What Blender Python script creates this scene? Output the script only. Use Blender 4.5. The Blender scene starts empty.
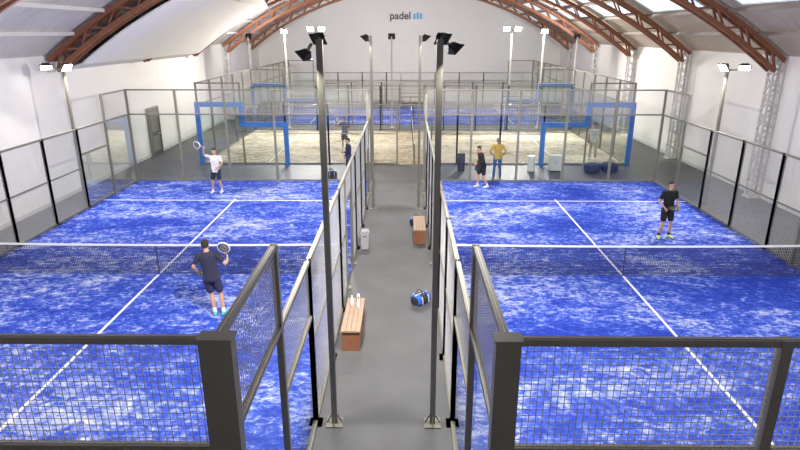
import bpy, bmesh, math, random
from mathutils import Vector, Matrix, Euler
from mathutils.bvhtree import BVHTree
random.seed(7)
scene = bpy.context.scene
try:
    scene.view_settings.view_transform = 'Standard'
except Exception:
    pass
V = Vector
H = 5.95

# ------------------------------------------------------------------ materials
def mat_basic(name, col, rough=0.6, metal=0.0, var=0.0, scale=8.0, bump=0.0, spec=0.5):
    m = bpy.data.materials.new(name); m.use_nodes = True
    nt = m.node_tree; b = nt.nodes["Principled BSDF"]
    b.inputs["Roughness"].default_value = rough
    b.inputs["Metallic"].default_value = metal
    b.inputs["Specular IOR Level"].default_value = spec
    c = (col[0], col[1], col[2], 1)
    tc = nt.nodes.new("ShaderNodeTexCoord")
    n = nt.nodes.new("ShaderNodeTexNoise"); n.inputs["Scale"].default_value = scale
    n.inputs["Detail"].default_value = 5
    nt.links.new(tc.outputs["Object"], n.inputs["Vector"])
    mx = nt.nodes.new("ShaderNodeMix"); mx.data_type = 'RGBA'
    k = 1 - var
    mx.inputs["A"].default_value = (c[0]*k, c[1]*k, c[2]*k, 1)
    k = 1 + var
    mx.inputs["B"].default_value = (min(1, c[0]*k), min(1, c[1]*k), min(1, c[2]*k), 1)
    nt.links.new(n.outputs["Fac"], mx.inputs["Factor"])
    nt.links.new(mx.outputs["Result"], b.inputs["Base Color"])
    if bump > 0:
        bp = nt.nodes.new("ShaderNodeBump"); bp.inputs["Strength"].default_value = bump
        bp.inputs["Distance"].default_value = 0.02
        nt.links.new(n.outputs["Fac"], bp.inputs["Height"])
        nt.links.new(bp.outputs["Normal"], b.inputs["Normal"])
    return m

def mat_emit(name, col, strength):
    m = bpy.data.materials.new(name); m.use_nodes = True
    nt = m.node_tree; b = nt.nodes["Principled BSDF"]
    b.inputs["Base Color"].default_value = (*col, 1)
    b.inputs["Emission Color"].default_value = (*col, 1)
    b.inputs["Emission Strength"].default_value = strength
    return m

def mat_turf(name, base, dark, sand, lo, hi, seed=0.0):
    m = bpy.data.materials.new(name); m.use_nodes = True
    nt = m.node_tree; b = nt.nodes["Principled BSDF"]
    b.inputs["Roughness"].default_value = 0.9
    b.inputs["Specular IOR Level"].default_value = 0.1
    tc = nt.nodes.new("ShaderNodeTexCoord")
    mp = nt.nodes.new("ShaderNodeMapping")
    mp.inputs["Location"].default_value = (seed, seed*0.7, 0)
    mp.inputs["Scale"].default_value = (0.8, 1.3, 1)
    nt.links.new(tc.outputs["Object"], mp.inputs["Vector"])
    def noise(scale, detail, rough, dist=0.0):
        n = nt.nodes.new("ShaderNodeTexNoise")
        n.inputs["Scale"].default_value = scale
        n.inputs["Detail"].default_value = detail
        n.inputs["Roughness"].default_value = rough
        n.inputs["Distortion"].default_value = dist
        nt.links.new(mp.outputs["Vector"], n.inputs["Vector"])
        return n
    big = noise(0.35, 3, 0.5)
    med = noise(2.2, 9, 0.76, 0.8)
    fine = noise(9.0, 6, 0.78, 0.4)
    def math_n(op, a, bb):
        n = nt.nodes.new("ShaderNodeMath"); n.operation = op
        for i, x in enumerate((a, bb)):
            if isinstance(x, (int, float)): n.inputs[i].default_value = x
            else: nt.links.new(x, n.inputs[i])
        return n.outputs[0]
    s = math_n('MULTIPLY', big.outputs["Fac"], 0.26)
    s = math_n('ADD', s, math_n('MULTIPLY', med.outputs["Fac"], 0.40))
    s = math_n('ADD', s, math_n('MULTIPLY', fine.outputs["Fac"], 0.42))
    r = nt.nodes.new("ShaderNodeValToRGB")
    r.color_ramp.elements[0].position = lo; r.color_ramp.elements[0].color = (*dark, 1)
    r.color_ramp.elements[1].position = hi; r.color_ramp.elements[1].color = (*sand, 1)
    e = r.color_ramp.elements.new(lo + (hi-lo)*0.40); e.color = (*base, 1)
    nt.links.new(s, r.inputs["Fac"])
    nt.links.new(r.outputs["Color"], b.inputs["Base Color"])
    return m

def mat_glass(name, tint=(0.93, 0.97, 0.96), refl=0.06):
    m = bpy.data.materials.new(name); m.use_nodes = True
    nt = m.node_tree; nt.nodes.clear()
    out = nt.nodes.new("ShaderNodeOutputMaterial")
    tr = nt.nodes.new("ShaderNodeBsdfTransparent"); tr.inputs[0].default_value = (*tint, 1)
    gl = nt.nodes.new("ShaderNodeBsdfGlossy"); gl.inputs["Roughness"].default_value = 0.03
    lw = nt.nodes.new("ShaderNodeLayerWeight"); lw.inputs["Blend"].default_value = 0.25
    mr = nt.nodes.new("ShaderNodeMapRange")
    mr.inputs["To Min"].default_value = refl*0.6; mr.inputs["To Max"].default_value = 0.5
    nt.links.new(lw.outputs["Fresnel"], mr.inputs["Value"])
    mx = nt.nodes.new("ShaderNodeMixShader")
    nt.links.new(mr.outputs["Result"], mx.inputs[0])
    nt.links.new(tr.outputs[0], mx.inputs[1]); nt.links.new(gl.outputs[0], mx.inputs[2])
    nt.links.new(mx.outputs[0], out.inputs[0])
    return m

M = {}
M['fence'] = mat_basic("fence_paint", (0.22, 0.21, 0.175), 0.42, 0.2, 0.12, 3)
M['wire'] = mat_basic("galvanised_wire", (0.60, 0.60, 0.58), 0.45, 0.1, 0.05, 3)
M['wire_far'] = mat_basic("painted_wire", (0.25, 0.25, 0.25), 0.5, 0.2, 0.05, 3)
M['blue'] = mat_basic("blue_steel", (0.05, 0.20, 0.62), 0.4, 0.1, 0.08, 2)
M['glass'] = mat_glass("court_glass", (0.93, 0.98, 0.965), 0.09)
BB = (0.042, 0.098, 0.55); BD = (0.020, 0.042, 0.36); BS = (0.56, 0.61, 0.80)
M['turf'] = mat_turf("blue_turf_sanded", BB, BD, BS, 0.478, 0.638)
M['turf2'] = mat_turf("blue_turf_sanded_b", BB, BD, BS, 0.478, 0.642, 31.0)
M['sand'] = mat_turf("sand_turf", (0.47, 0.41, 0.30), (0.15, 0.13, 0.10), (0.74, 0.67, 0.54), 0.45, 0.62, 11.0)
M['line'] = mat_basic("court_line_white", (0.78, 0.80, 0.86), 0.8, 0, 0.12, 12)
M['net'] = mat_basic("net_cord_black", (0.02, 0.02, 0.03), 0.8)
M['band'] = mat_basic("net_band_white", (0.82, 0.82, 0.82), 0.7, 0, 0.03)
M['floor'] = mat_basic("concrete_floor", (0.092, 0.095, 0.10), 0.5, 0, 0.35, 1.2, 0.05)
M['wall'] = mat_basic("white_wall_paint", (0.79, 0.775, 0.765), 0.85, 0, 0.05, 0.6)
M['pil'] = mat_basic("white_painted_steel", (0.60, 0.59, 0.58), 0.6, 0, 0.08, 2)
M['purlin'] = mat_basic("purlin_grey_brown", (0.17, 0.14, 0.12), 0.6, 0, 0.1, 2)
M['rust'] = mat_basic("red_oxide_steel", (0.24, 0.09, 0.045), 0.6, 0.05, 0.3, 3)
M['lampbody'] = mat_basic("lamp_black", (0.03, 0.03, 0.03), 0.5, 0.3)
M['lampglow'] = mat_emit("lamp_glow", (1.0, 0.97, 0.9), 40)
M['skyl'] = mat_emit("skylight_panel", (0.66, 0.82, 0.92), 0.9)
M['wood'] = mat_basic("bench_wood", (0.25, 0.10, 0.05), 0.5, 0, 0.25, 6)
M['woodtop'] = mat_basic("bench_top", (0.36, 0.25, 0.17), 0.5, 0, 0.15, 6)
M['white'] = mat_basic("white_plastic", (0.75, 0.75, 0.75), 0.4, 0, 0.03)
M['dark'] = mat_basic("dark_plastic", (0.03, 0.03, 0.035), 0.5, 0, 0.1)
M['door'] = mat_basic("door_grey", (0.10, 0.095, 0.09), 0.5, 0, 0.1)
M['bagblue'] = mat_basic("bag_blue", (0.03, 0.14, 0.6), 0.8, 0, 0.1)
M['sofa'] = mat_basic("navy_fabric", (0.02, 0.03, 0.07), 0.9, 0, 0.2, 20)
M['lblue'] = mat_basic("light_blue_paint", (0.10, 0.45, 0.70), 0.5)

def mat_roof(name, ca, cb):
    m = bpy.data.materials.new(name); m.use_nodes = True
    nt = m.node_tree; b = nt.nodes["Principled BSDF"]; b.inputs["Roughness"].default_value = 0.6
    tc = nt.nodes.new("ShaderNodeTexCoord")
    w = nt.nodes.new("ShaderNodeTexWave"); w.wave_type = 'BANDS'; w.bands_direction = 'Y'
    w.inputs["Scale"].default_value = 1.6
    nt.links.new(tc.outputs["Object"], w.inputs["Vector"])
    n = nt.nodes.new("ShaderNodeTexNoise"); n.inputs["Scale"].default_value = 0.7; n.inputs["Detail"].default_value = 4
    nt.links.new(tc.outputs["Object"], n.inputs["Vector"])
    mx = nt.nodes.new("ShaderNodeMix"); mx.data_type = 'RGBA'
    mx.inputs["A"].default_value = (*ca, 1); mx.inputs["B"].default_value = (*cb, 1)
    nt.links.new(n.outputs["Fac"], mx.inputs["Factor"])
    nt.links.new(mx.outputs["Result"], b.inputs["Base Color"])
    bp = nt.nodes.new("ShaderNodeBump"); bp.inputs["Strength"].default_value = 0.6; bp.inputs["Distance"].default_value = 0.05
    nt.links.new(w.outputs["Fac"], bp.inputs["Height"]); nt.links.new(bp.outputs["Normal"], b.inputs["Normal"])
    return m
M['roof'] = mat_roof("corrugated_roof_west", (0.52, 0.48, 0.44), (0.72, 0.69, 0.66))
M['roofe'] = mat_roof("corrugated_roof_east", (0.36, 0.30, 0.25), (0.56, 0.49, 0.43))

# ------------------------------------------------------------------ mesh builder
class MB:
    def __init__(s): s.v = []; s.f = []; s.m = []; s.mats = []
    def mi(s, key):
        if key not in s.mats: s.mats.append(key)
        return s.mats.index(key)
    def add(s, vs, fs, mat):
        o = len(s.v); k = s.mi(mat)
        s.v += [tuple(p) for p in vs]
        for f in fs: s.f.append(tuple(i+o for i in f)); s.m.append(k)
    def box(s, a, b, mat):
        x0, y0, z0 = [min(a[i], b[i]) for i in range(3)]; x1, y1, z1 = [max(a[i], b[i]) for i in range(3)]
        vs = [(x0,y0,z0),(x1,y0,z0),(x1,y1,z0),(x0,y1,z0),(x0,y0,z1),(x1,y0,z1),(x1,y1,z1),(x0,y1,z1)]
        s.add(vs, [(0,3,2,1),(4,5,6,7),(0,1,5,4),(1,2,6,5),(2,3,7,6),(3,0,4,7)], mat)
    def beam(s, a, b, w, h, mat, caps=True, up=None):
        a = V(a); b = V(b); d = (b-a)
        if d.length < 1e-6: return
        d.normalize()
        u = V(up) if up else (V((0,0,1)) if abs(d.z) < 0.9 else V((1,0,0)))
        x = d.cross(u).normalized()*w/2; y = x.normalized().cross(d).normalized()*h/2
        vs = [a-x-y, a+x-y, a+x+y, a-x+y, b-x-y, b+x-y, b+x+y, b-x+y]
        fs = [(0,1,5,4),(1,2,6,5),(2,3,7,6),(3,0,4,7)]
        if caps: fs += [(0,3,2,1),(4,5,6,7)]
        s.add(vs, fs, mat)
    def tube(s, pts, radii, mat, n=12, cap=True):
        vs, fs = tube_geo(pts, radii, n, cap); s.add(vs, fs, mat)
    def quad(s, p, mat): s.add(p, [tuple(range(len(p)))], mat)
    def build(s, name, parent=None, smooth=False, bevel=0, loc=(0,0,0)):
        me = bpy.data.meshes.new(name); 
        me.from_pydata([tuple(p) for p in s.v], [], s.f)
        for k in s.mats: me.materials.append(M[k] if isinstance(k, str) else k)
        me.polygons.foreach_set("material_index", s.m)
        if smooth: me.polygons.foreach_set("use_smooth", [True]*len(s.f))
        me.update()
        ob = bpy.data.objects.new(name, me); scene.collection.objects.link(ob)
        ob.location = loc
        if parent: ob.parent = parent
        if bevel:
            md = ob.modifiers.new("bevel", 'BEVEL'); md.width = bevel; md.segments = 2
        return ob

def tube_geo(pts, radii, n=12, cap=True):
    pts = [V(p) for p in pts]; rings = []
    L = len(pts)
    dirs = []
    for i in range(L):
        d = (pts[min(i+1, L-1)] - pts[max(i-1, 0)]).normalized(); dirs.append(d)
    P = list(pts); R = list(radii); D = list(dirs)
    if cap:
        P = [pts[0]-dirs[0]*radii[0]*0.6] + P + [pts[-1]+dirs[-1]*radii[-1]*0.6]
        R = [radii[0]*0.72] + R + [radii[-1]*0.72]; D = [dirs[0]] + D + [dirs[-1]]
    ref = V((0,0,1)) if abs(D[0].z) < 0.9 else V((0,1,0))
    x = D[0].cross(ref).normalized()
    vs = []
    for p, r, d in zip(P, R, D):
        x = (x - d*x.dot(d)).normalized(); y = d.cross(x)
        for k in range(n):
            a = 2*math.pi*k/n; vs.append(p + x*math.cos(a)*r + y*math.sin(a)*r)
    fs = []
    for i in range(len(P)-1):
        for k in range(n):
            k2 = (k+1) % n
            fs.append((i*n+k, i*n+k2, (i+1)*n+k2, (i+1)*n+k))
    if cap:
        a = len(vs); vs.append(P[0]-D[0]*radii[0]*0.4); vs.append(P[-1]+D[-1]*radii[-1]*0.4)
        b0 = (len(P)-1)*n
        for k in range(n):
            k2 = (k+1) % n
            fs.append((a, k2, k)); fs.append((a+1, b0+k, b0+k2))
    return vs, fs

def ring_loft(rings, n=20, pole0=None, pole1=None):
    vs = []; fs = []
    for c, ax, ay in rings:
        for k in range(n):
            a = 2*math.pi*k/n; vs.append(c + ax*math.cos(a) + ay*math.sin(a))
    for i in range(len(rings)-1):
        for k in range(n):
            k2 = (k+1) % n
            fs.append((i*n+k, i*n+k2, (i+1)*n+k2, (i+1)*n+k))
    a = len(vs); vs.append(pole0 if pole0 is not None else rings[0][0]); vs.append(pole1 if pole1 is not None else rings[-1][0])
    b0 = (len(rings)-1)*n
    for k in range(n):
        k2 = (k+1) % n
        fs.append((a, k2, k)); fs.append((a+1, b0+k, b0+k2))
    return vs, fs

def ellipsoid(c, rx, ry, rz, n=10, m=7):
    c = V(c); rings = []
    for i in range(1, m):
        t = math.pi*i/m
        rings.append((c+V((0,0,-rz*math.cos(t))), V((rx*math.sin(t),0,0)), V((0,ry*math.sin(t),0))))
    return ring_loft(rings, n, c+V((0,0,-rz)), c+V((0,0,rz)))

def empty(name, loc=(0,0,0)):
    e = bpy.data.objects.new(name, None); e.location = loc; e.empty_display_size = 0.2
    scene.collection.objects.link(e); return e

# ------------------------------------------------------------------ room shell
WL, WR = -12.8, 13.4
YS, YE = -3.0, 53.0
SPR = 5.15; RISE = 4.6
CX = (WL+WR)/2; HW = (WR-WL)/2
RAD = (HW*HW+RISE*RISE)/(2*RISE); CZ = SPR+RISE-RAD
A0 = math.asin(HW/RAD)
def arc(t, r=RAD):   # t in [-1,1]
    a = t*A0
    return (CX+r*math.sin(a), CZ+r*math.cos(a))

mb = MB(); mb.box((WL, YS, -0.2), (WR, YE, 0), 'floor'); mb.build("floor")
mb = MB(); mb.box((WL-0.3, YS, 0), (WL, YE, SPR+0.15), 'wall'); mb.build("wall_west")
mb = MB(); mb.box((WR, YS, 0), (WR+0.3, YE, SPR+0.15), 'wall'); mb.build("wall_east")
for nm, y in (("wall_north", YE), ("wall_south", YS)):
    mb = MB(); NS = 40
    top = [arc(-1+2*i/NS) for i in range(NS+1)]
    sgn = 0.3 if y > 0 else -0.3
    f0 = [(x, y, z) for x, z in top]; 
    loop = [(WR, y, 0), (WL, y, 0)] + f0
    n = len(loop); lo2 = [(a, b+sgn, c) for a, b, c in loop]
    mb.add(loop+lo2, [tuple(range(n)), tuple(range(2*n-1, n-1, -1))] + [(i, (i+1)%n, n+(i+1)%n, n+i) for i in range(n)], 'wall')
    mb.build(nm)
mb = MB(); NS = 48
for i in range(NS):
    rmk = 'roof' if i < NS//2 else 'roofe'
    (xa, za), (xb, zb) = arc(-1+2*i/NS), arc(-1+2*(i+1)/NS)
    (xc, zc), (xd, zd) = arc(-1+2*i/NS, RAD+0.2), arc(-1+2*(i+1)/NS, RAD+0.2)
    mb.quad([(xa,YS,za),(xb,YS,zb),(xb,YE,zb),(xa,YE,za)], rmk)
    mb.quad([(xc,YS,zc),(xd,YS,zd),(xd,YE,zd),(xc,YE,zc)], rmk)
mb.build("ceiling")
# trusses
ARCH_Y = [7.4, 14.6, 21.6, 28.8, 35.6, 42.4, 49.0]
for ay in ARCH_Y:
    mb = MB(); NS = 44
    ro, ri = RAD-0.20, RAD-0.64
    for yy in (ay-0.19, ay+0.19):
        for i in range(NS):
            t0, t1 = -1+2*i/NS, -1+2*(i+1)/NS
            m_ = 'rust'
            for r in (ro, ri):
                (xa, za), (xb, zb) = arc(t0, r), arc(t1, r)
                mb.beam((xa,yy,za),(xb,yy,zb),0.11,0.15,m_)
            (xa, za), (xb, zb) = (arc(t0, ro), arc(t1, ri)) if i % 2 else (arc(t0, ri), arc(t1, ro))
            mb.beam((xa,yy,za),(xb,yy,zb),0.065,0.065,m_)
    for i in range(NS+1):
        t0 = -1+2*i/NS
        m_ = 'rust'
        for r in (ro, ri):
            xa, za = arc(t0, r); mb.beam((xa,ay-0.19,za),(xa,ay+0.19,za),0.07,0.07,m_)
            if r == ri and i < NS:
                xb, zb = arc(t0+2/NS, r); 
                s_ = 0.19 if i % 2 else -0.19
                mb.beam((xa,ay-s_,za),(xb,ay+s_,zb),0.06,0.06,m_)
    mb.build("roof_truss")
# lining panel on the west haunch of the vault, springing from the wall
mb = MB(); NL = 14
pts = [(WL+0.02, 3.9), (WL+0.06, 4.6)]
for i in range(NL+1):
    t = -0.965+0.355*i/NL
    pts.append(arc(t, RAD-0.80))
pts.append(arc(-0.61, RAD-0.1))
ya, yb = 22.2, 35.1
for (xa, za), (xb, zb) in zip(pts[:-1], pts[1:]):
    dx, dz = xb-xa, zb-za; l = math.hypot(dx, dz); nx, nz = -dz/l*0.05, dx/l*0.05
    mb.add([(xa,ya,za),(xb,ya,zb),(xb,yb,zb),(xa,yb,za),(xa+nx,ya,za+nz),(xb+nx,ya,zb+nz),(xb+nx,yb,zb+nz),(xa+nx,yb,za+nz)],
           [(0,3,2,1),(4,5,6,7),(0,1,5,4),(1,2,6,5),(2,3,7,6),(3,0,4,7)], 'wall')
mb.build("ceiling_lining")
# purlins
mb = MB()
for i in range(1, 20):
    t = -1+2*i/20
    x, z = arc(t, RAD-0.12)
    mb.beam((x,YS,z),(x,YE,z),0.06,0.12,'purlin' if t > 0 else 'pil')
mb.build("roof_purlins")
# skylights
k = 0
for ya, yb in zip([0.5]+ARCH_Y, ARCH_Y+[YE]):
    for t0, t1 in ((0.61,0.69),(0.71,0.79)):
        (xa, za), (xb, zb) = arc(t0, RAD-0.03), arc(t1, RAD-0.03)
        m2 = MB(); k += 1
        y0_, y1_ = ya+1.2, yb-1.2
        if y1_-y0_ < 1: continue
        m2.quad([(xa,y0_,za),(xb,y0_,zb),(xb,y1_,zb),(xa,y1_,za)], 'skyl')
        for p, q in (((xa,y0_,za),(xb,y0_,zb)),((xb,y0_,zb),(xb,y1_,zb)),((xb,y1_,zb),(xa,y1_,za)),((xa,y1_,za),(xa,y0_,za))):
            m2.beam(p, q, 0.06, 0.06, 'pil')
        m2.build("window_%d" % k)
# wall columns (lattice)
for ay in ARCH_Y:
    for wx, s in ((WL, 1), (WR, -1)):
        if s == 1 and ay < 38: continue
        mb = MB()
        a, b = wx+s*0.02, wx+s*0.45
        for yy in (ay-0.16, ay+0.16):
            mb.box((a, yy-0.035, 0), (a+s*0.07, yy+0.035, SPR), 'pil')
            mb.box((b-s*0.07, yy-0.035, 0), (b, yy+0.035, SPR), 'pil')
            n = 14
            for i in range(n):
                z0, z1 = SPR*i/n, SPR*(i+1)/n
                p, q = ((a, yy, z0), (b, yy, z1)) if i % 2 else ((b, yy, z0), (a, yy, z1))
                mb.beam(p, q, 0.04, 0.04, 'pil')
        n = 16
        for i in range(n):
            z0, z1 = SPR*i/n, SPR*(i+1)/n
            s_ = 0.16 if i % 2 else -0.16
            mb.beam((b, ay-s_, z0), (b, ay+s_, z1), 0.04, 0.04, 'pil')
        mb.box((wx, ay-0.25, 0), (wx+s*0.5, ay+0.25, 0.06), 'pil')
        mb.build("wall_column")
# baseboards
for nm, a, b in (("baseboard_west", (WL, YS, 0), (WL+0.03, YE, 0.15)), ("baseboard_east", (WR-0.03, YS, 0), (WR, YE, 0.15)), ("baseboard_north", (WL, YE-0.03, 0), (WR, YE, 0.15))):
    mb = MB(); mb.box(a, b, 'pil'); mb.build(nm)
# doors
def door(name, x, y, w, h, s):
    mb = MB(); x = x+s*0.035
    mb.box((x, y-w/2, 0), (x+s*0.05, y+w/2, h), 'door')
    mb.box((x, y-w/2-0.08, 0), (x+s*0.09, y-w/2, h+0.08), 'fence')
    mb.box((x, y+w/2, 0), (x+s*0.09, y+w/2+0.08, h+0.08), 'fence')
    mb.box((x, y-w/2, h), (x+s*0.09, y+w/2, h+0.08), 'fence')
    mb.box((x+s*0.05, y+w/2-0.2, 1.0), (x+s*0.11, y+w/2-0.08, 1.04), 'white')
    mb.box((x+s*0.05, y-w/2+0.12, 0.2), (x+s*0.06, y+w/2-0.12, 0.95), 'fence')
    mb.box((x+s*0.05, y-w/2+0.12, 1.15), (x+s*0.06, y+w/2-0.12, h-0.15), 'fence')
    mb.build(name)
door("door_1", WL, 29.6, 1.1, 2.3, 1)
# sign on end wall : plain lettering + plain stand-in mark
sg = empty("wall_sign", (0, YE-0.02, 0))
cu = bpy.data.curves.new("letters", 'FONT'); cu.body = "padel"; cu.size = 0.85; cu.extrude = 0.01; cu.align_x = 'LEFT'; cu.offset = 0.015
to = bpy.data.objects.new("letters", cu); scene.collection.objects.link(to); to.parent = sg
to.location = (-1.4, -0.03, 7.0); to.rotation_euler = (math.pi/2, 0, 0); cu.materials.append(M['dark'])
mb = MB()
for i, w in enumerate((0.12, 0.3, 0.18)):
    x = 0.62+i*0.28; mb.box((x, -0.05, 7.0), (x+0.2, 0, 7.0+0.35+w*0.6), 'lblue')
mb.build("mark", sg, bevel=0.03)

# ------------------------------------------------------------------ courts
def enclosure(T, L=20.0, W=10.0, dirt='fence', wiremat='wire', sp=0.055, wr=0.005, blue=False, openings=True, near_corner=None, near_posts=None):
    e = empty("padel_court_enclosure")
    fr, wi, gl = MB(), MB(), MB()
    P = 0.065
    def beam(a, b, w=P, h=P, mat=dirt): fr.beam(T(*a), T(*b), w, h, mat)
    def post(u, v, h, w=0.075): 
        x, y, z = T(u, v, 0); fr.box((x-w/2, y-w/2, 0.0), (x+w/2, y+w/2, h), dirt)
        fr.box((x-0.1, y-0.1, 0.0), (x+0.1, y+0.1, 0.03), dirt)
    def mesh(a, b, z0, z1, s=sp):
        A = V((a[0], a[1], 0)); B = V((b[0], b[1], 0)); Ln = (B-A).length
        n = max(1, int(Ln/s))
        for i in range(n+1):
            p = A.lerp(B, i/n); wi.beam(T(p.x, p.y, z0), T(p.x, p.y, z1), wr, wr, wiremat, caps=False)
        n = max(1, int((z1-z0)/s))
        for i in range(n+1):
            z = z0+(z1-z0)*i/n; wi.beam(T(A.x, A.y, z), T(B.x, B.y, z), wr, wr, wiremat, caps=False)
    def pane(a, b, z0, z1):
        gl.quad([T(a[0],a[1],z0), T(b[0],b[1],z0), T(b[0],b[1],z1), T(a[0],a[1],z1)], 'glass')
    G, S, TP = 2.81, 1.90, 3.78
    nb = int(round(W/2))
    for v in (0, L):
        us = near_posts if (near_posts and v == 0) else [W*i/nb for i in range(nb+1)]
        for u_ in us: post(u_, v, TP, 0.085)
        for z in (0.05, G-0.03, TP-0.03): beam((0, v, z), (W, v, z), P, 0.055)
        mesh((0, v), (W, v), G, TP)
        for ua, ub in zip(us[:-1], us[1:]):
            pane((ua+0.05, v), (ub-0.05, v), 0.08, G-0.04)
    for u in (0, W):
        for va, vb, vc in ((0, 2, 4), (L, L-2, L-4)):
            post(u, vb, TP); post(u, vc, G)
            for z in (0.05, G-0.03, TP-0.03): beam((u, va, z), (u, vb, z), P, 0.06)
            for z in (0.05, S, G-0.03): beam((u, vb, z), (u, vc, z), P, 0.06)
            mesh((u, va), (u, vb), G, TP); mesh((u, vb), (u, vc), S, G)
            s_ = 0.05 if vb > va else -0.05
            pane((u, va+s_), (u, vb-s_), 0.08, G-0.04); pane((u, vb+s_), (u, vc-s_), 0.08, S-0.04)
        segs = []
        n0 = L/2
        seq = [4, 6, 8, n0-0.8, None, n0+0.8, L-8, L-6, L-4]
        for a, b in zip(seq[:-1], seq[1:]):
            if a is None or b is None: continue
            segs.append((a, b))
        for a, b in segs:
            post(u, a, G); post(u, b, G)
            for z in (0.05, 1.45, G-0.03): beam((u, a, z), (u, b, z), 0.04 if z == 1.45 else P, 0.04 if z == 1.45 else 0.055)
            mesh((u, a), (u, b), 0.06, G)
        beam((u, n0-0.8, G-0.03), (u, n0+0.8, G-0.03), P, 0.055)
        beam((u, n0-0.8, 2.1), (u, n0+0.8, 2.1), 0.05, 0.05)
        mesh((u, n0-0.8), (u, n0+0.8), 2.1, G)
    if blue:
        bw = 0.22
        for va, sg_ in ((0, 1), (L, -1)):
            for u, off in ((0, -0.09), (W, 0.09)):
                def bar(a, b): fr.box(T(u+off-0.04, a[0], a[1]), T(u+off+0.04, b[0], b[1]), 'blue')
                bar((va-sg_*0.1, 0), (va+sg_*(bw-0.1), G+0.1))
                bar((va+sg_*(bw-0.1), G-bw+0.1), (va+sg_*2.15, G+0.1))
                bar((va+sg_*(2.15-bw), S-bw+0.1), (va+sg_*2.15, G-bw+0.1))
                bar((va+sg_*2.15, S-bw+0.1), (va+sg_*4.15, S+0.1))
                bar((va+sg_*(4.15-bw), 0), (va+sg_*4.15, S-bw+0.1))
    if near_corner:
        for (u, v, w, sh) in near_corner:
            x, y, z = T(u, v, 0)
            fr.box((x-w/2+sh, y-0.06, 0), (x+w/2+sh, y+0.06, 3.77), dirt)
            fr.box((x-w/2+sh-0.012, y-0.072, 3.77), (x+w/2+sh+0.012, y+0.072, 3.785), dirt)
    fr.build("frame", e); wi.build("wire_mesh", e); gl.build("glass_panels", e)
    return e

def surface(T, L, W, mat):
    mb = MB()
    a, b = T(0, 0, 0), T(W, L, 0)
    mb.box((min(a[0],b[0]), min(a[1],b[1]), 0.0), (max(a[0],b[0]), max(a[1],b[1]), 0.02), mat)
    def line(u0, v0, u1, v1):
        p, q = T(u0, v0, 0.02), T(u1, v1, 0.024); mb.box(p, q, 'line')
    n0 = L/2; w = 0.03
    line(0.05, n0-6.95-w, W-0.05, n0-6.95+w); line(0.05, n0+6.95-w, W-0.05, n0+6.95+w)
    line(W/2-w, n0-7.15, W/2+w, n0-0.05); line(W/2-w, n0+0.05, W/2+w, n0+7.15)
    return mb.build("court_turf")

def net(T, L, W):
    e = empty("padel_net"); n0 = L/2
    a = MB()
    for u in (0.12, W-0.12):
        x, y, z = T(u, n0, 0); a.tube([(x, y, 0.05), (x, y, 0.91)], [0.045, 0.045], 'fence', 12, True)
        a.box((x-0.1, y-0.1, 0.02), (x+0.1, y+0.1, 0.04), 'fence')
    a.build("posts", e)
    m = MB(); sp = 0.045; n = int((W-0.3)/sp)
    def zt(u): 
        t = (u-W/2)/(W/2); return 0.80+0.04*t*t
    for i in range(n+1):
        u = 0.15+(W-0.3)*i/n
        m.beam(T(u, n0, 0.03), T(u, n0, zt(u)), 0.010, 0.006, 'net', False)
    for i in range(20):
        f = i/19
        pts = [T(0.15+(W-0.3)*k/8, n0, 0.03+f*(zt(0.15+(W-0.3)*k/8)-0.03)) for k in range(9)]
        for p, q in zip(pts[:-1], pts[1:]): m.beam(p, q, 0.006, 0.010, 'net', False)
    m.build("net_mesh", e)
    b = MB()
    for k in range(16):
        u0, u1 = 0.12+(W-0.24)*k/16, 0.12+(W-0.24)*(k+1)/16
        b.beam(T(u0, n0, zt(u0)+0.01), T(u1, n0, zt(u1)+0.01), 0.02, 0.05, 'band')
    b.beam(T(W/2, n0, 0.03), T(W/2, n0, zt(W/2)), 0.02, 0.012, 'net')
    b.build("top_band", e)
    return e

Y0 = 3.9
def T_left(u, v, z): return (-11.28+u*0.986, Y0+v, z)
def T_right(u, v, z): return (0.76+u*0.962, Y0+v, z)
def T_mid(u, v, z): return (-9.6+v*1.0, 27.2+u, z)
def T_far(u, v, z): return (-9.6+v*1.0, 39.6+u, z)
surface(T_left, 20, 10, 'turf'); surface(T_right, 20, 10, 'turf2')
surface(T_mid, 20, 10, 'sand'); surface(T_far, 20, 10, 'turf')
enclosure(T_left, near_corner=[(10, 0, 0.25, 0.0)])
enclosure(T_right, near_corner=[(0, 0, 0.19, 0.01)], near_posts=[0, 2.16, 4.12, 6.08, 8.04, 10])
enclosure(T_mid, wiremat='wire', sp=0.11, wr=0.005, blue=True)
enclosure(T_far, wiremat='wire_far', sp=0.11, wr=0.006)
for T in (T_left, T_right, T_mid, T_far): net(T, 20, 10)

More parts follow.
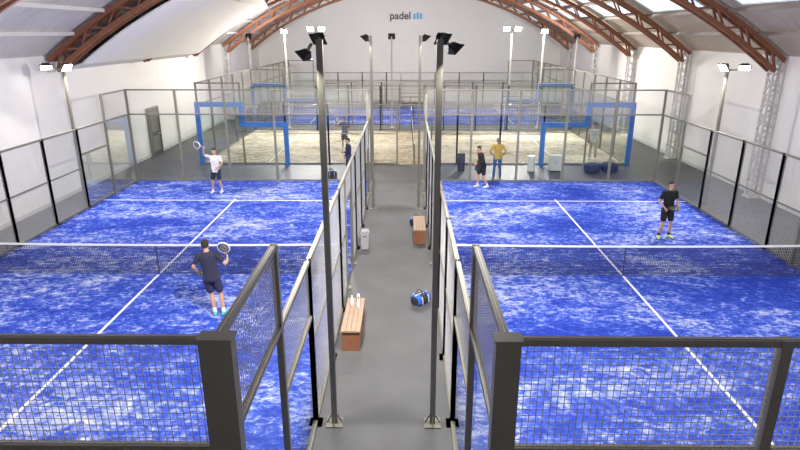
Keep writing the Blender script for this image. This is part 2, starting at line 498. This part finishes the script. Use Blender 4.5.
# ------------------------------------------------------------------ light poles
def floodlight(mbb, glow, c, d, k=1.0):
    c = V(c); d = V(d).normalized()
    rot = d.to_track_quat('-Z', 'Y').to_matrix()
    def tr(p): return c + rot @ (V(p)*k)
    def bx(a, b, mat, t=mbb):
        x0,y0,z0 = a; x1,y1,z1 = b
        vs = [tr(p) for p in [(x0,y0,z0),(x1,y0,z0),(x1,y1,z0),(x0,y1,z0),(x0,y0,z1),(x1,y0,z1),(x1,y1,z1),(x0,y1,z1)]]
        t.add(vs, [(0,3,2,1),(4,5,6,7),(0,1,5,4),(1,2,6,5),(2,3,7,6),(3,0,4,7)], mat)
    vs = [tr(p) for p in [(-.2,-.16,0),(.2,-.16,0),(.2,.16,0),(-.2,.16,0),(-.12,-.1,.14),(.12,-.1,.14),(.12,.1,.14),(-.12,.1,.14)]]
    mbb.add(vs, [(0,3,2,1),(4,5,6,7),(0,1,5,4),(1,2,6,5),(2,3,7,6),(3,0,4,7)], 'lampbody')
    for i in range(5):
        x = -0.1+i*0.05; bx((x-0.006, -0.08, 0.14), (x+0.006, 0.08, 0.19), 'lampbody')
    bx((-.22,-.18,-.02), (.22,-.155,.02), 'lampbody'); bx((-.22,.155,-.02), (.22,.18,.02), 'lampbody')
    bx((-.22,-.18,-.02), (-.195,.18,.02), 'lampbody'); bx((.195,-.18,-.02), (.22,.18,.02), 'lampbody')
    bx((-.19,-.15,-.012), (.19,.15,-.004), 'lampglow', glow)
    return rot

def pole(x, y, h, heads, power, w=0.085, wh=False, bar=None, k=1.0, lit=None):
    e = empty("floodlight_pole", (x, y, 0))
    b, g = MB(), MB()
    pm = 'pil' if wh else 'fence'
    b.box((-w/2, -w/2, 0), (w/2, w/2, h), pm); b.box((-0.13, -0.13, 0), (0.13, 0.13, 0.02), pm)
    for q in range(4):
        a = math.pi/2*q; b.beam((math.cos(a)*0.045, math.sin(a)*0.045, 0.16), (math.cos(a)*0.12, math.sin(a)*0.12, 0.02), 0.012, 0.02, pm)
    if bar: b.beam((bar[0], bar[2], h-0.05), (bar[1], bar[2], h-0.05), 0.06, 0.06, pm)
    for i, (c, d) in enumerate(heads):
        floodlight(b, g, c, d, k)
        cc = V(c); dd = V(d).normalized()
        b.beam(cc-dd*0.12*k, (cc.x*0.5, cc.y*0.3, h-0.05), 0.025, 0.035, pm)
        if power > 0 and (lit is None or i in lit):
            l = bpy.data.lights.new("lamp_light", 'AREA'); l.shape = 'RECTANGLE'; l.size = 0.36*k; l.size_y = 0.28*k
            l.energy = power; l.color = (1.0, 0.95, 0.885)
            lo = bpy.data.objects.new("lamp_light", l); scene.collection.objects.link(lo)
            lo.parent = e; lo.location = cc+dd*0.03; lo.rotation_euler = dd.to_track_quat('-Z', 'Y').to_euler()
    b.build("pole_body", e); g.build("lamp_glass", e)
    return e
PW = 380
pole(-1.12, 7.9, 5.86, [((-0.20, -0.05, 5.66), (-0.62, 0.25, -0.72)), ((-0.05, 0.25, 5.86), (-0.5, 0.6, -0.7))], PW*0.85, k=0.48)
pole(0.44, 7.9, 5.86, [((0.20, -0.05, 5.74), (0.62, 0.25, -0.72)), ((0.05, 0.25, 5.86), (0.5, 0.6, -0.7))], PW*0.85, k=0.48)
pole(-1.14, 19.9, 5.85, [((-0.2, 0, 5.75), (-0.6, 0.2, -0.75))], PW*1.3, k=0.7)
pole(0.46, 19.9, 5.85, [((0.2, 0, 5.75), (0.6, 0.2, -0.75))], PW*1.3, k=0.7)
pole(-11.58, 20.3, 4.8, [((0.2, -0.1, 4.82), (0.75, -0.25, -0.6)), ((-0.5, -0.1, 4.82), (0.3, -0.5, -0.8))], PW*0.95, bar=(-0.6, 0.25, 0), lit=[0], k=0.85)
pole(10.75, 20.3, 4.8, [((-0.2, -0.1, 4.82), (-0.75, -0.25, -0.6)), ((0.5, -0.1, 4.82), (-0.3, -0.5, -0.8))], PW*0.95, bar=(-0.25, 0.6, 0), lit=[0], k=0.85)
pole(-11.58, 7.9, 4.8, [((0.2, -0.1, 4.82), (0.75, 0.25, -0.6))], PW*0.85)
pole(10.75, 7.9, 4.8, [((-0.2, -0.1, 4.82), (-0.75, 0.25, -0.6))], PW*0.85)
for px in (-5.6, 6.6):
    pole(px, 38.4, 6.15, [((-0.35, -0.15, 6.15), (-0.1, -0.75, -0.55)), ((0.35, -0.15, 6.15), (0.1, -0.75, -0.55))], PW*1.3, bar=(-0.5, 0.5, 0), wh=True)
pole(-7.6, 38.4, 6.0, [((0, -0.15, 6.0), (0, -0.75, -0.6))], PW*0.8, wh=True)
pole(8.6, 38.4, 6.0, [((0, -0.15, 6.0), (0, -0.75, -0.6))], PW*0.8, wh=True)
pole(-0.9, 38.4, 5.7, [((0, 0.15, 5.7), (0, 0.75, -0.2))], PW*2.1, wh=True)  # lamp head added on this pole to brighten the north end wall
pole(-9.9, 38.4, 5.7, [((0, 0.15, 5.7), (0.3, 0.75, -0.1))], PW*0.8, wh=True)  # added pole and lamp, only there to lighten the end wall's west half
pole(10.7, 38.4, 5.7, [((0, 0.15, 5.7), (-0.3, 0.75, -0.1))], PW*0.8, wh=True)  # likewise an added fill lamp, for the end wall's east half

# ------------------------------------------------------------------ furniture & small things
def bench(x, y0, y1, w=0.40, s=1):
    mb = MB(); h = 0.45; yc = (y0+y1)/2; L = (y1-y0)/2
    for i in range(4):
        xx = -w/2+i*w/4; mb.box((xx+0.002, -L, h-0.035), (xx+w/4-0.002, L, h), 'woodtop')
    mb.box((-w/2+0.02, -L+0.03, 0), (w/2-0.02, -L+0.07, h-0.035), 'wood')
    mb.box((-w/2+0.02, L-0.07, 0), (w/2-0.02, L-0.03, h-0.035), 'wood')
    mb.box((w/2-0.04, -L+0.07, 0.04), (w/2-0.02, L-0.07, h-0.035), 'wood')
    mb.box((-w/2+0.02, -L+0.07, 0.04), (-w/2+0.04, L-0.07, h-0.035), 'wood')
    return mb.build("wooden_bench", loc=(x, yc, 0), bevel=0.004)
bench(-1.06, 10.1, 11.6, 0.38)
bench(0.42, 16.2, 17.6, 0.36)

def lathe(mb, prof, mat, n=20, c=(0,0,0)):
    c = V(c); rings = [(c+V((0,0,z)), V((r,0,0)), V((0,r,0))) for r, z in prof]
    vs, fs = ring_loft(rings, n); mb.add(vs, fs, mat)
def bottle(x, y, z, mat, cap):
    mb = MB(); lathe(mb, [(0.03,0),(0.034,0.01),(0.034,0.15),(0.028,0.18),(0.013,0.205),(0.013,0.22)], mat)
    lathe(mb, [(0.017,0.218),(0.017,0.24),(0.012,0.245)], cap); mb.build("water_bottle", loc=(x,y,z), smooth=True)
bottle(-1.0, 11.40, 0.45, 'white', 'bagblue'); bottle(-0.98, 11.12, 0.45, 'white', 'dark'); bottle(-1.12, 11.2, 0.45, 'white', 'white')

def bin_(name, x, y, w, d, h, mat):
    mb = MB()
    vs = [(-w*.42,-d*.42,0),(w*.42,-d*.42,0),(w*.42,d*.42,0),(-w*.42,d*.42,0),(-w/2,-d/2,h*.9),(w/2,-d/2,h*.9),(w/2,d/2,h*.9),(-w/2,d/2,h*.9)]
    mb.add(vs, [(0,3,2,1),(4,5,6,7),(0,1,5,4),(1,2,6,5),(2,3,7,6),(3,0,4,7)], mat)
    mb.box((-w*.53,-d*.53,h*.86), (w*.53,d*.53,h*.92), mat); mb.box((-w*.45,-d*.45,h*.92), (w*.45,d*.45,h), mat)
    mb.box((-w*.2,-d*.55,h*.7), (w*.2,-d*.48,h*.75), 'dark')
    return mb.build(name, loc=(x,y,0), bevel=0.012)
M['binw'] = mat_basic("bin_grey", (0.40, 0.41, 0.43), 0.4, 0, 0.03)
bin_("waste_bin", -1.16, 15.9, 0.24, 0.3, 0.55, 'binw')
def drum(name, x, y, r, h, mat, lid):
    mb = MB(); lathe(mb, [(r*.9,0),(r*.95,0.02),(r,h*.5),(r,h*.94)], mat, 24)
    lathe(mb, [(r*1.06,h*.93),(r*1.06,h*.97),(r*.9,h),(0.05,h*1.01)], lid, 24)
    mb.build(name, loc=(x,y,0), smooth=False)
drum("waste_drum", 2.5, 25.9, 0.17, 0.8, 'dark', 'dark')
drum("ball_container", 5.65, 25.9, 0.17, 0.7, 'white', 'white')
def cabinet(x, y):
    mb = MB(); mb.box((-.25,-.2,.05), (.25,.2,.7), 'white'); mb.box((-.27,-.22,.7), (.27,.22,.73), 'pil')
    mb.box((-.235,-.215,.08), (-.005,-.2,.68), 'pil'); mb.box((.005,-.215,.08), (.235,-.2,.68), 'pil')
    for sx in (-.04,.03): mb.box((sx,-.23,.38), (sx+.01,-.215,.48), 'dark')
    for sx in (-.22,.17):
        for sy in (-.17,.12): mb.box((sx,sy,0), (sx+.05,sy+.05,.05), 'dark')
    mb.build("small_cabinet", loc=(x,y,0), bevel=0.004)
cabinet(6.7, 25.9)
def ottoman(x, y):
    mb = MB(); lathe(mb, [(0.33,0.05),(0.36,0.08),(0.37,0.3),(0.35,0.38),(0.25,0.42),(0.05,0.425)], 'sofa', 28)
    for k in range(4):
        a = math.pi/4+math.pi/2*k; mb.tube([(0.25*math.cos(a),0.25*math.sin(a),0.03),(0.25*math.cos(a),0.25*math.sin(a),0.07)], [0.025,0.025], 'dark', 8)
    mb.build("ottoman", loc=(x,y,0), smooth=True)
ottoman(8.3, 25.6); ottoman(9.1, 25.7)

def duffel(x, y, z, rot, L, R, body, trim, name="sports_bag"):
    mb = MB(); n = 28
    secs = ((-1,.60,.62),(-.96,.82,.82),(-.85,.96,.93),(-.4,1.04,1.0),(0,1.0,.93),(.4,1.03,.99),(.85,.95,.9),(.96,.8,.78),(1,.58,.58))
    vs = []; fs = []
    for t, kw, kh in secs:
        for i in range(n):
            a = 2*math.pi*i/n; c_, s_ = math.cos(a), math.sin(a)
            ex = 0.62
            vs.append(V((t*L/2, math.copysign(abs(c_)**ex, c_)*R*kw, R*0.8+math.copysign(abs(s_)**(ex if s_ < 0 else .85), s_)*R*0.8*kh)))
    for j in range(len(secs)-1):
        for i in range(n):
            i2 = (i+1) % n; fs.append((j*n+i, j*n+i2, (j+1)*n+i2, (j+1)*n+i))
    fs.append(tuple(range(n-1,-1,-1))); fs.append(tuple((len(secs)-1)*n+i for i in range(n)))
    k0 = len(mb.f); mb.add(vs, fs, body)
    ki = mb.mi(trim)
    for j in (1, 2, 5, 6):
        for i in range(n): mb.m[k0+j*n+i] = ki
    for t in (-.45,.45):
        for sy in (-1,1):
            pts = [V((t*L/2, sy*R*1.07, 0.03)), V((t*L/2, sy*R*1.07, R*0.9)), V((t*L/2, sy*R*0.9, R*1.45))]
            mb.tube(pts, [0.009]*3, 'white', 6)
    for sy in (-.35,.35):
        pts = [V((q*L*0.225, sy*R*1.4, R*1.5+0.09*(1-q*q))) for q in [-1,-.6,0,.6,1]]
        mb.tube(pts, [0.011]*5, 'dark', 6)
    mb.tube([V((-L*.42,0,R*1.57)),V((L*.42,0,R*1.58))], [0.010,0.010], 'white', 6)
    ob = mb.build(name, loc=(x,y,z), smooth=True); ob.rotation_euler = (0,0,rot); return ob
duffel(0.36, 12.3, 0, 0.8, 0.44, 0.15, 'dark', 'bagblue')
duffel(0.38, 18.1, 0, 0.9, 0.48, 0.16, 'dark', 'bagblue')
duffel(-3.2, 24.6, 0, 0.3, 0.45, 0.18, 'sofa', 'dark')

# ------------------------------------------------------------------ people
def skinmat(c):
    key = "skin%.2f" % c[0]
    if key not in M: M[key] = mat_basic("skin", c, 0.55, 0, 0.06, 20)
    return key
def clothmat(nm, c):
    key = "cl_"+nm
    if key not in M: M[key] = mat_basic("cloth_"+nm, c, 0.9, 0, 0.15, 14, 0.1)
    return key
M['eyew'] = mat_basic("eye_white", (0.8,0.8,0.8), 0.3); M['eyed'] = mat_basic("eye_dark", (0.03,0.02,0.015), 0.2)
M['lips'] = mat_basic("lips", (0.42,0.16,0.13), 0.5)
M['ball'] = mat_basic("ball_yellow", (0.7,0.85,0.08), 0.9)

def rackets(mb, c, ax, nrm, frame='dark', face='white'):
    ax = V(ax).normalized(); nrm = V(nrm); nrm = (nrm-ax*nrm.dot(ax)).normalized(); sd = ax.cross(nrm)
    c = V(c)
    mb.tube([c-ax*0.07, c+ax*0.09], [0.016,0.015], 'dark', 10)
    mb.tube([c-ax*0.085, c-ax*0.07], [0.02,0.02], frame, 10)
    hc = c+ax*0.265
    for s in (-1,1):
        mb.tube([c+ax*0.085, c+ax*0.13+sd*s*0.05, hc-ax*0.10+sd*s*0.085], [0.014,0.012,0.012], frame, 8)
    pts = [hc+ax*math.sin(a)*0.145+sd*math.cos(a)*0.125 for a in [2*math.pi*i/28 for i in range(29)]]
    mb.tube(pts, [0.017]*29, frame, 8, False)
    n = 28; vs = []
    for o in (-0.013, 0.013):
        vs += [hc+ax*math.sin(2*math.pi*i/n)*0.14+sd*math.cos(2*math.pi*i/n)*0.12+nrm*o for i in range(n)]
    mb.add(vs, [tuple(range(n)), tuple(range(2*n-1, n-1, -1))], face)
    for i in range(-3,4):
        for j in range(-3,4):
            if i*i+j*j > 10: continue
            p = hc+ax*i*0.032+sd*j*0.028
            mb.tube([p-nrm*0.0145, p+nrm*0.0145], [0.006,0.006], 'white' if face == 'racketdark' else 'dark', 6)
M['racketdark'] = mat_basic("racket_face_dark", (0.05,0.05,0.07), 0.4)

def person(name, loc, facing, pose, col, scale=1.0, trousers=False, sleeves=0.6, hairlen=0, racket=None, ball=None):
    """local frame: faces +Y, right = +X, z up; 1.76 m tall"""
    parts = {}
    def add(lab, geo): parts.setdefault(lab, []).append(geo)
    J = dict(pelvis=(0,0,0.93), neck=(0,0.0,1.47), head=(0,0.02,1.635),
             hipR=(0.095,0,0.90), hipL=(-0.095,0,0.90), kneeR=(0.12,0.03,0.50), kneeL=(-0.12,0.03,0.50),
             ankR=(0.14,-0.02,0.09), ankL=(-0.14,-0.02,0.09), toeR=(0.06,1,0), toeL=(-0.06,1,0),
             shR=(0.185,0,1.42), shL=(-0.185,0,1.42), elR=(0.25,-0.03,1.14), elL=(-0.25,-0.03,1.14),
             wrR=(0.26,0.08,0.90), wrL=(-0.26,0.08,0.90), look=(0,1,0))
    J.update(pose); J = {k: V(v) for k, v in J.items()}
    P, N = J['pelvis'], J['neck']; up = (N-P).normalized()
    xr = (J['shR']-J['shL']).normalized()
    hx = (J['hipR']-J['hipL']).normalized()
    def fr(t):
        x = hx.lerp(xr, max(0,min(1,t))).normalized(); x = (x-up*x.dot(up)).normalized(); y = up.cross(x); return x, y
    rings = []
    for t, w, d, oy in ((-0.17,.178,.130,0),(-0.05,.172,.128,0),(.15,.158,.118,0),(.38,.160,.116,.005),(.62,.178,.124,.01),(.80,.186,.118,.005),(.90,.165,.10,0),(.97,.11,.08,0),(1.02,.066,.062,0)):
        x, y = fr(t); c = P.lerp(N, t)+y*oy
        rings.append((c, x*w, y*d))
    add('shirt', ring_loft(rings, 24))
    rings = []
    for z, w, d in ((-.13,.14,.10),(-.06,.168,.118),(.03,.165,.12),(.10,.155,.112)):
        x, y = fr(0); rings.append((P+up*z, x*w, y*d))
    add('shorts', ring_loft(rings, 24))
    for s in 'RL':
        hip, kn, an = J['hip'+s], J['knee'+s], J['ank'+s]
        if trousers:
            add('shorts', tube_geo([hip, hip.lerp(kn,.5), kn, kn.lerp(an,.5), an+(kn-an)*0.04], [.098,.085,.068,.062,.058], 14))
        else:
            add('shorts', tube_geo([hip, hip.lerp(kn,.4), hip.lerp(kn,.76)], [.100,.095,.090], 14))
            add('skin', tube_geo([hip, hip.lerp(kn,.5), hip.lerp(kn,.9), kn, kn.lerp(an,.12), kn.lerp(an,.32), kn.lerp(an,.7), an], [.085,.072,.056,.054,.051,.057,.042,.036], 14))
            add('sock', tube_geo([kn.lerp(an,.80), an, an+V((0,0,-.03))], [.044,.041,.04], 12))
        td = V(J['toe'+s]); td.z = 0; td.normalize(); sd = td.cross(V((0,0,1)))
        b = V((an.x, an.y, an.z-0.085))
        rings = []
        for f, w, h in ((-.075,.022,.030),(-.06,.036,.046),(0,.042,.052),(.07,.046,.040),(.13,.049,.032),(.175,.036,.026),(.195,.015,.014)):
            rings.append((b+td*f+V((0,0,h)), sd*w, V((0,0,h*0.98))))
        add('shoe', ring_loft(rings, 14))
    for s in 'RL':
        sh, el, wr = J['sh'+s], J['el'+s], J['wr'+s]
        add('shirt', tube_geo([sh.lerp(N,.3)-up*0.03, sh-up*.01], [.062,.070], 12))
        if sleeves < 0.99:
            add('shirt', tube_geo([sh, sh.lerp(el, sleeves*.5), sh.lerp(el, sleeves)], [.066,.062,.061], 14))
        else:
            add('shirt', tube_geo([sh, sh.lerp(el,.6), el, el.lerp(wr,.5), el.lerp(wr,.93)], [.066,.056,.050,.044,.038], 14))
        add('skin', tube_geo([sh, sh.lerp(el,.5), el, el.lerp(wr,.3), el.lerp(wr,.75), wr], [.050,.046,.037,.039,.029,.025], 12))
    hd = J['head']; look = J['look'].normalized(); hu = (hd-N); hu = (hu.normalized()*0.5+V((0,0,1))*0.5).normalized()
    ly = (look-hu*look.dot(hu)).normalized(); lx = ly.cross(hu)
    add('skin', tube_geo([N-up*0.04, hd-hu*0.05-ly*0.01], [.058,.052], 14, True))
    def hp(x, y, z): return hd+lx*x+ly*y+hu*z
    rings = [(hp(0,o,z), lx*w, ly*d) for z, w, d, o in ((-.118,.026,.028,.050),(-.10,.045,.050,.032),(-.07,.058,.070,.018),(-.03,.067,.086,.006),(.01,.073,.093,0),(.05,.073,.092,-.004),(.085,.058,.074,-.008),(.108,.03,.04,-.01))]
    add('skin', ring_loft(rings, 24, hp(0,.052,-.124), hp(0,-.01,.116)))
    add('skin', tube_geo([hp(0,.090,.008), hp(0,.104,-.03)], [.009,.015], 8))
    for s in (-1,1):
        add('skin', tube_geo([hp(s*.074,-.008,.018), hp(s*.078,-.006,-.018)], [.017,.012], 8))
    rings = [(hp(0,o,z), lx*w, ly*d) for z, w, d, o in ((-.055,.055,.050,-.040),(-.02,.073,.068,-.034),(.02,.080,.078,-.026),(.055,.081,.088,-.012),(.09,.068,.082,-.010),(.115,.042,.05,-.012))]
    if not col.get('bald'): add('hair', ring_loft(rings, 24, hp(0,-.04,-.07), hp(0,-.012,.128)))
    hands = []
    for s in 'RL':
        el, wr = J['el'+s], J['wr'+s]; f = (wr-el).normalized()
        sgn = 1 if s == 'R' else -1
        if racket and s == racket['hand']:
            sd = V(racket['axis']); sd = (sd-f*sd.dot(f)).normalized(); nrm = f.cross(sd)*(1 if racket.get('flip') else -1)
            curl = 0.95
        else:
            inward = V((-sgn, 0.1, 0)); nrm = (inward-f*inward.dot(f)).normalized(); sd = nrm.cross(f)*sgn
            if sd.y < 0: sd = -sd
            curl = 0.9 if (ball and s == ball) else 0.38
        rings = [(wr+f*t, sd*w, nrm*d) for t, w, d in ((-.01,.024,.019),(.02,.031,.018),(.06,.040,.016),(.09,.040,.014))]
        add('skin', ring_loft(rings, 12, None, wr+f*.10))
        hands.append((s, wr, f, sd, nrm, curl))
    labs = list(parts.keys())
    tmp = MB()
    for lab in labs:
        for g in parts[lab]: tmp.add(g[0], g[1], 'dark')
    ob = tmp.build("tmp_body")
    bm = bmesh.new(); bm.from_mesh(ob.data); bmesh.ops.recalc_face_normals(bm, faces=bm.faces); bm.to_mesh(ob.data); bm.free()
    rm = ob.modifiers.new("r", 'REMESH'); rm.mode = 'VOXEL'; rm.voxel_size = 0.0105
    sm = ob.modifiers.new("s", 'SMOOTH'); sm.factor = 0.5; sm.iterations = 3
    dg = bpy.context.evaluated_depsgraph_get(); dg.update()
    me = bpy.data.meshes.new_from_object(ob.evaluated_get(dg))
    bvh = {}
    for lab in labs:
        vv, ff = [], []
        for g in parts[lab]:
            o = len(vv); vv += [V(p) for p in g[0]]; ff += [tuple(i+o for i in q) for q in g[1]]
        bvh[lab] = BVHTree.FromPolygons(vv, ff)
    key = {'skin': skinmat(col['skin']), 'shirt': clothmat(*col['shirt']), 'shorts': clothmat(*col['shorts']),
           'shoe': clothmat(*col['shoe']), 'hair': clothmat(*col['hair']), 'sock': clothmat(*col.get('sock', col['shoe']))}
    out = MB()
    out.v += [tuple(v.co) for v in me.vertices]
    for p in me.polygons:
        c = p.center; best, bl = 1e9, None
        for lab in labs:
            r = bvh[lab].find_nearest(c)
            if r[0] is not None and r[3] < best: best, bl = r[3], lab
        out.f.append(tuple(p.vertices)); out.m.append(out.mi(key[bl]))
    kskin = key['skin']
    for s, wr, f, sd, nrm, curl in hands:
        for i, (o, ln) in enumerate(((.030,.072),(.010,.080),(-.010,.074),(-.029,.058))):
            p = wr+f*.085+sd*o; d = f.copy(); pts = [p-f*0.015, p]; ax = f.cross(nrm).normalized()
            for k, fr_ in enumerate((.45,.30,.25)):
                d = Matrix.Rotation(curl*(0.7+0.25*k), 3, ax) @ d
                pts.append(pts[-1]+d*ln*fr_)
            out.tube(pts, [.0095,.0093,.0085,.0078,.0068], kskin, 8)
        b = wr+f*.03+sd*.030
        t1 = b+(sd*0.75+f*0.65+nrm*0.25)*.035; t2 = t1+(f*0.8+nrm*(0.3+curl*0.5)+sd*(0.3-curl*0.4))*.030; t3 = t2+(f*0.7+nrm*(0.4+curl*.6)-sd*0.2*curl)*.022
        out.tube([b-sd*.012, b, t1, t2, t3], [.012,.012,.0105,.0095,.008], kskin, 8)
    for s in (-1,1):
        def hloc(p, x, y, z): return hp(x+p[0], y+p[1], z+p[2])
        g = ellipsoid((0,0,0), .013, .008, .008); out.add([hloc(p, s*.030, .083, .004) for p in g[0]], g[1], 'eyew')
        g = ellipsoid((0,0,0), .006, .004, .006); out.add([hloc(p, s*.030, .090, .004) for p in g[0]], g[1], 'eyed')
        out.tube([hp(s*.016,.092,.026), hp(s*.045,.082,.026)], [.004,.003], key['hair'], 6)
    g = ellipsoid((0,0,0), .024, .007, .008); out.add([hp(p[0], .082+p[1], -.066+p[2]) for p in g[0]], g[1], 'lips')
    bpy.data.objects.remove(ob, do_unlink=True)
    root = empty(name, loc); root.rotation_euler = (0, 0, facing); root.scale = (scale,)*3
    out.build("body", root, smooth=True)
    if racket:
        s, wr, f, sd, nrm, curl = [h for h in hands if h[0] == racket['hand']][0]
        rb = MB(); c = wr+f*.075+nrm*.030
        rackets(rb, c, sd, V(racket['normal']), racket.get('frame','dark'), racket.get('face','white'))
        rb.build("padel_racket", root, smooth=False)
    if ball:
        s, wr, f, sd, nrm, curl = [h for h in hands if h[0] == ball][0]
        g = ellipsoid(wr+f*.085+nrm*.045, .032,.032,.032, 14, 10); bb = MB(); bb.add(g[0], g[1], 'ball'); bb.build("tennis_ball", root, smooth=True)
    return root

SKN = (0.52,0.30,0.20)
navy = ("navy", (0.022,0.024,0.05)); black = ("black", (0.012,0.012,0.014)); white = ("white", (0.78,0.78,0.78))
hair_d = ("hair_dark", (0.03,0.02,0.015)); teal = ("teal_shoe", (0.10,0.50,0.48)); wsh = ("white_shoe", (0.7,0.7,0.7))
yel = ("yellow", (0.62,0.40,0.05)); jeans = ("jeans", (0.05,0.12,0.28)); lime = ("lime_shoe", (0.55,0.70,0.20)); beige = ("beige", (0.5,0.45,0.36))
person("padel_player", (-4.22, 11.62, 0.022), 0.12, dict(
    pelvis=(0.03,0,0.92), neck=(-0.03,0.06,1.45), head=(-0.055,0.10,1.61), shR=(0.155,0.06,1.41), shL=(-0.21,0.05,1.39),
    hipR=(0.12,0,0.89), hipL=(-0.07,0,0.89), kneeR=(0.17,0.06,0.49), kneeL=(-0.03,0.07,0.49), ankR=(0.22,-0.03,0.09), ankL=(0.03,-0.02,0.09),
    toeR=(0.3,1,0), toeL=(-0.1,1,0),
    elR=(0.36,0.02,1.17), wrR=(0.36,0.18,1.24), elL=(-0.33,0.0,1.14), wrL=(-0.29,0.17,0.95)),
    dict(skin=SKN, shirt=navy, shorts=("navy2",(0.03,0.03,0.07)), shoe=teal, sock=white, hair=hair_d),
    racket=dict(hand='R', axis=(-0.05,0.0,1), normal=(0.1,1,0), frame='white', face='racketdark'), ball='L')
person("padel_player", (-7.28, 21.9, 0.022), math.pi-0.1, dict(
    elR=(0.40,0.05,1.50), wrR=(0.36,0.12,1.75), elL=(-0.28,0.02,1.17), wrL=(-0.20,0.22,1.05), kneeR=(0.13,0.07,0.5), ankR=(0.19,0,0.09), ankL=(-0.15,-0.06,0.09)),
    dict(skin=SKN, shirt=white, shorts=navy, shoe=wsh, sock=white, hair=hair_d),
    racket=dict(hand='R', axis=(0.6,-0.1,0.5), normal=(0.9,1,0), frame='white', face='racketdark', flip=True))
person("padel_player", (7.85, 16.85, 0.022), math.pi+0.15, dict(
    elR=(0.29,-0.03,1.15), wrR=(0.22,0.17,1.0), elL=(-0.29,-0.03,1.15), wrL=(-0.24,0.14,0.96), kneeR=(0.13,0.05,0.5), kneeL=(-0.12,0.05,0.5), ankR=(0.19,0,0.09), ankL=(-0.15,0,0.09), toeR=(0.4,1,0), toeL=(-0.3,1,0)),
    dict(skin=SKN, shirt=black, shorts=black, shoe=lime, sock=black, hair=hair_d),
    racket=dict(hand='R', axis=(-0.9,0.4,-0.3), normal=(0,0.5,1), frame='dark', face='racketdark'))
person("padel_player", (3.06, 22.8, 0.022), 1.9, dict(
    pelvis=(0,0,0.92), neck=(0,0.12,1.43), head=(0,0.19,1.58), shR=(0.18,0.10,1.39), shL=(-0.18,0.13,1.39),
    elR=(0.26,-0.03,1.15), wrR=(0.24,0.15,0.95), elL=(-0.26,0.12,1.12), wrL=(-0.20,0.33,1.05),
    kneeR=(0.12,0.14,0.51), ankR=(0.14,0.12,0.09), kneeL=(-0.10,0.0,0.50), ankL=(-0.12,-0.18,0.10)),
    dict(skin=SKN, shirt=black, shorts=black, shoe=wsh, sock=white, hair=hair_d),
    racket=dict(hand='R', axis=(0,0.5,-0.8), normal=(1,0,0), frame='dark', face='racketdark'), sleeves=1.0)
person("man_standing", (3.92, 24.6, 0.0), -0.1, dict(elR=(0.34,-0.08,1.17), wrR=(0.22,0.06,1.0), elL=(-0.34,-0.08,1.17), wrL=(-0.22,0.06,1.0)),
    dict(skin=SKN, shirt=yel, shorts=jeans, shoe=("brown_shoe",(0.08,0.05,0.03)), hair=("hair_grey",(0.2,0.18,0.16))), trousers=True, sleeves=1.0, scale=0.98)
person("man_standing", (9.15, 28.4, 0.022), math.pi-0.3, dict(wrL=(-0.20,0.2,1.0)),
    dict(skin=SKN, shirt=white, shorts=beige, shoe=wsh, hair=hair_d), trousers=True, racket=dict(hand='R', axis=(0,0.9,-0.3), normal=(1,0,0)))
person("padel_player", (-3.2, 30.6, 0.022), 2.6, dict(elR=(0.32,0.1,1.25), wrR=(0.30,0.30,1.35)),
    dict(skin=SKN, shirt=("grey_cloth",(0.10,0.10,0.11)), shorts=black, shoe=wsh, sock=white, hair=hair_d), racket=dict(hand='R', axis=(0,0.3,1), normal=(1,0,0)))
person("woman_standing", (-2.45, 24.8, 0.0), 2.0, dict(wrL=(-0.1,0.25,1.15), elL=(-0.25,0.0,1.15)),
    dict(skin=SKN, shirt=navy, shorts=("charcoal",(0.03,0.03,0.035)), shoe=wsh, hair=hair_d), scale=0.95, trousers=True, sleeves=1.0)

# ------------------------------------------------------------------ world & camera
w = bpy.data.worlds.new("world"); scene.world = w; w.use_nodes = True
w.node_tree.nodes["Background"].inputs[0].default_value = (0.7,0.8,1,1); w.node_tree.nodes["Background"].inputs[1].default_value = 0.4
cam = bpy.data.cameras.new("camera"); co = bpy.data.objects.new("camera", cam); scene.collection.objects.link(co)
cam.sensor_width = 36; cam.lens = 585*36/800; cam.clip_start = 0.05; cam.clip_end = 300
co.location = (0, 0, H); co.rotation_euler = (math.radians(90-18.25), 0, 0.00974)
scene.camera = co
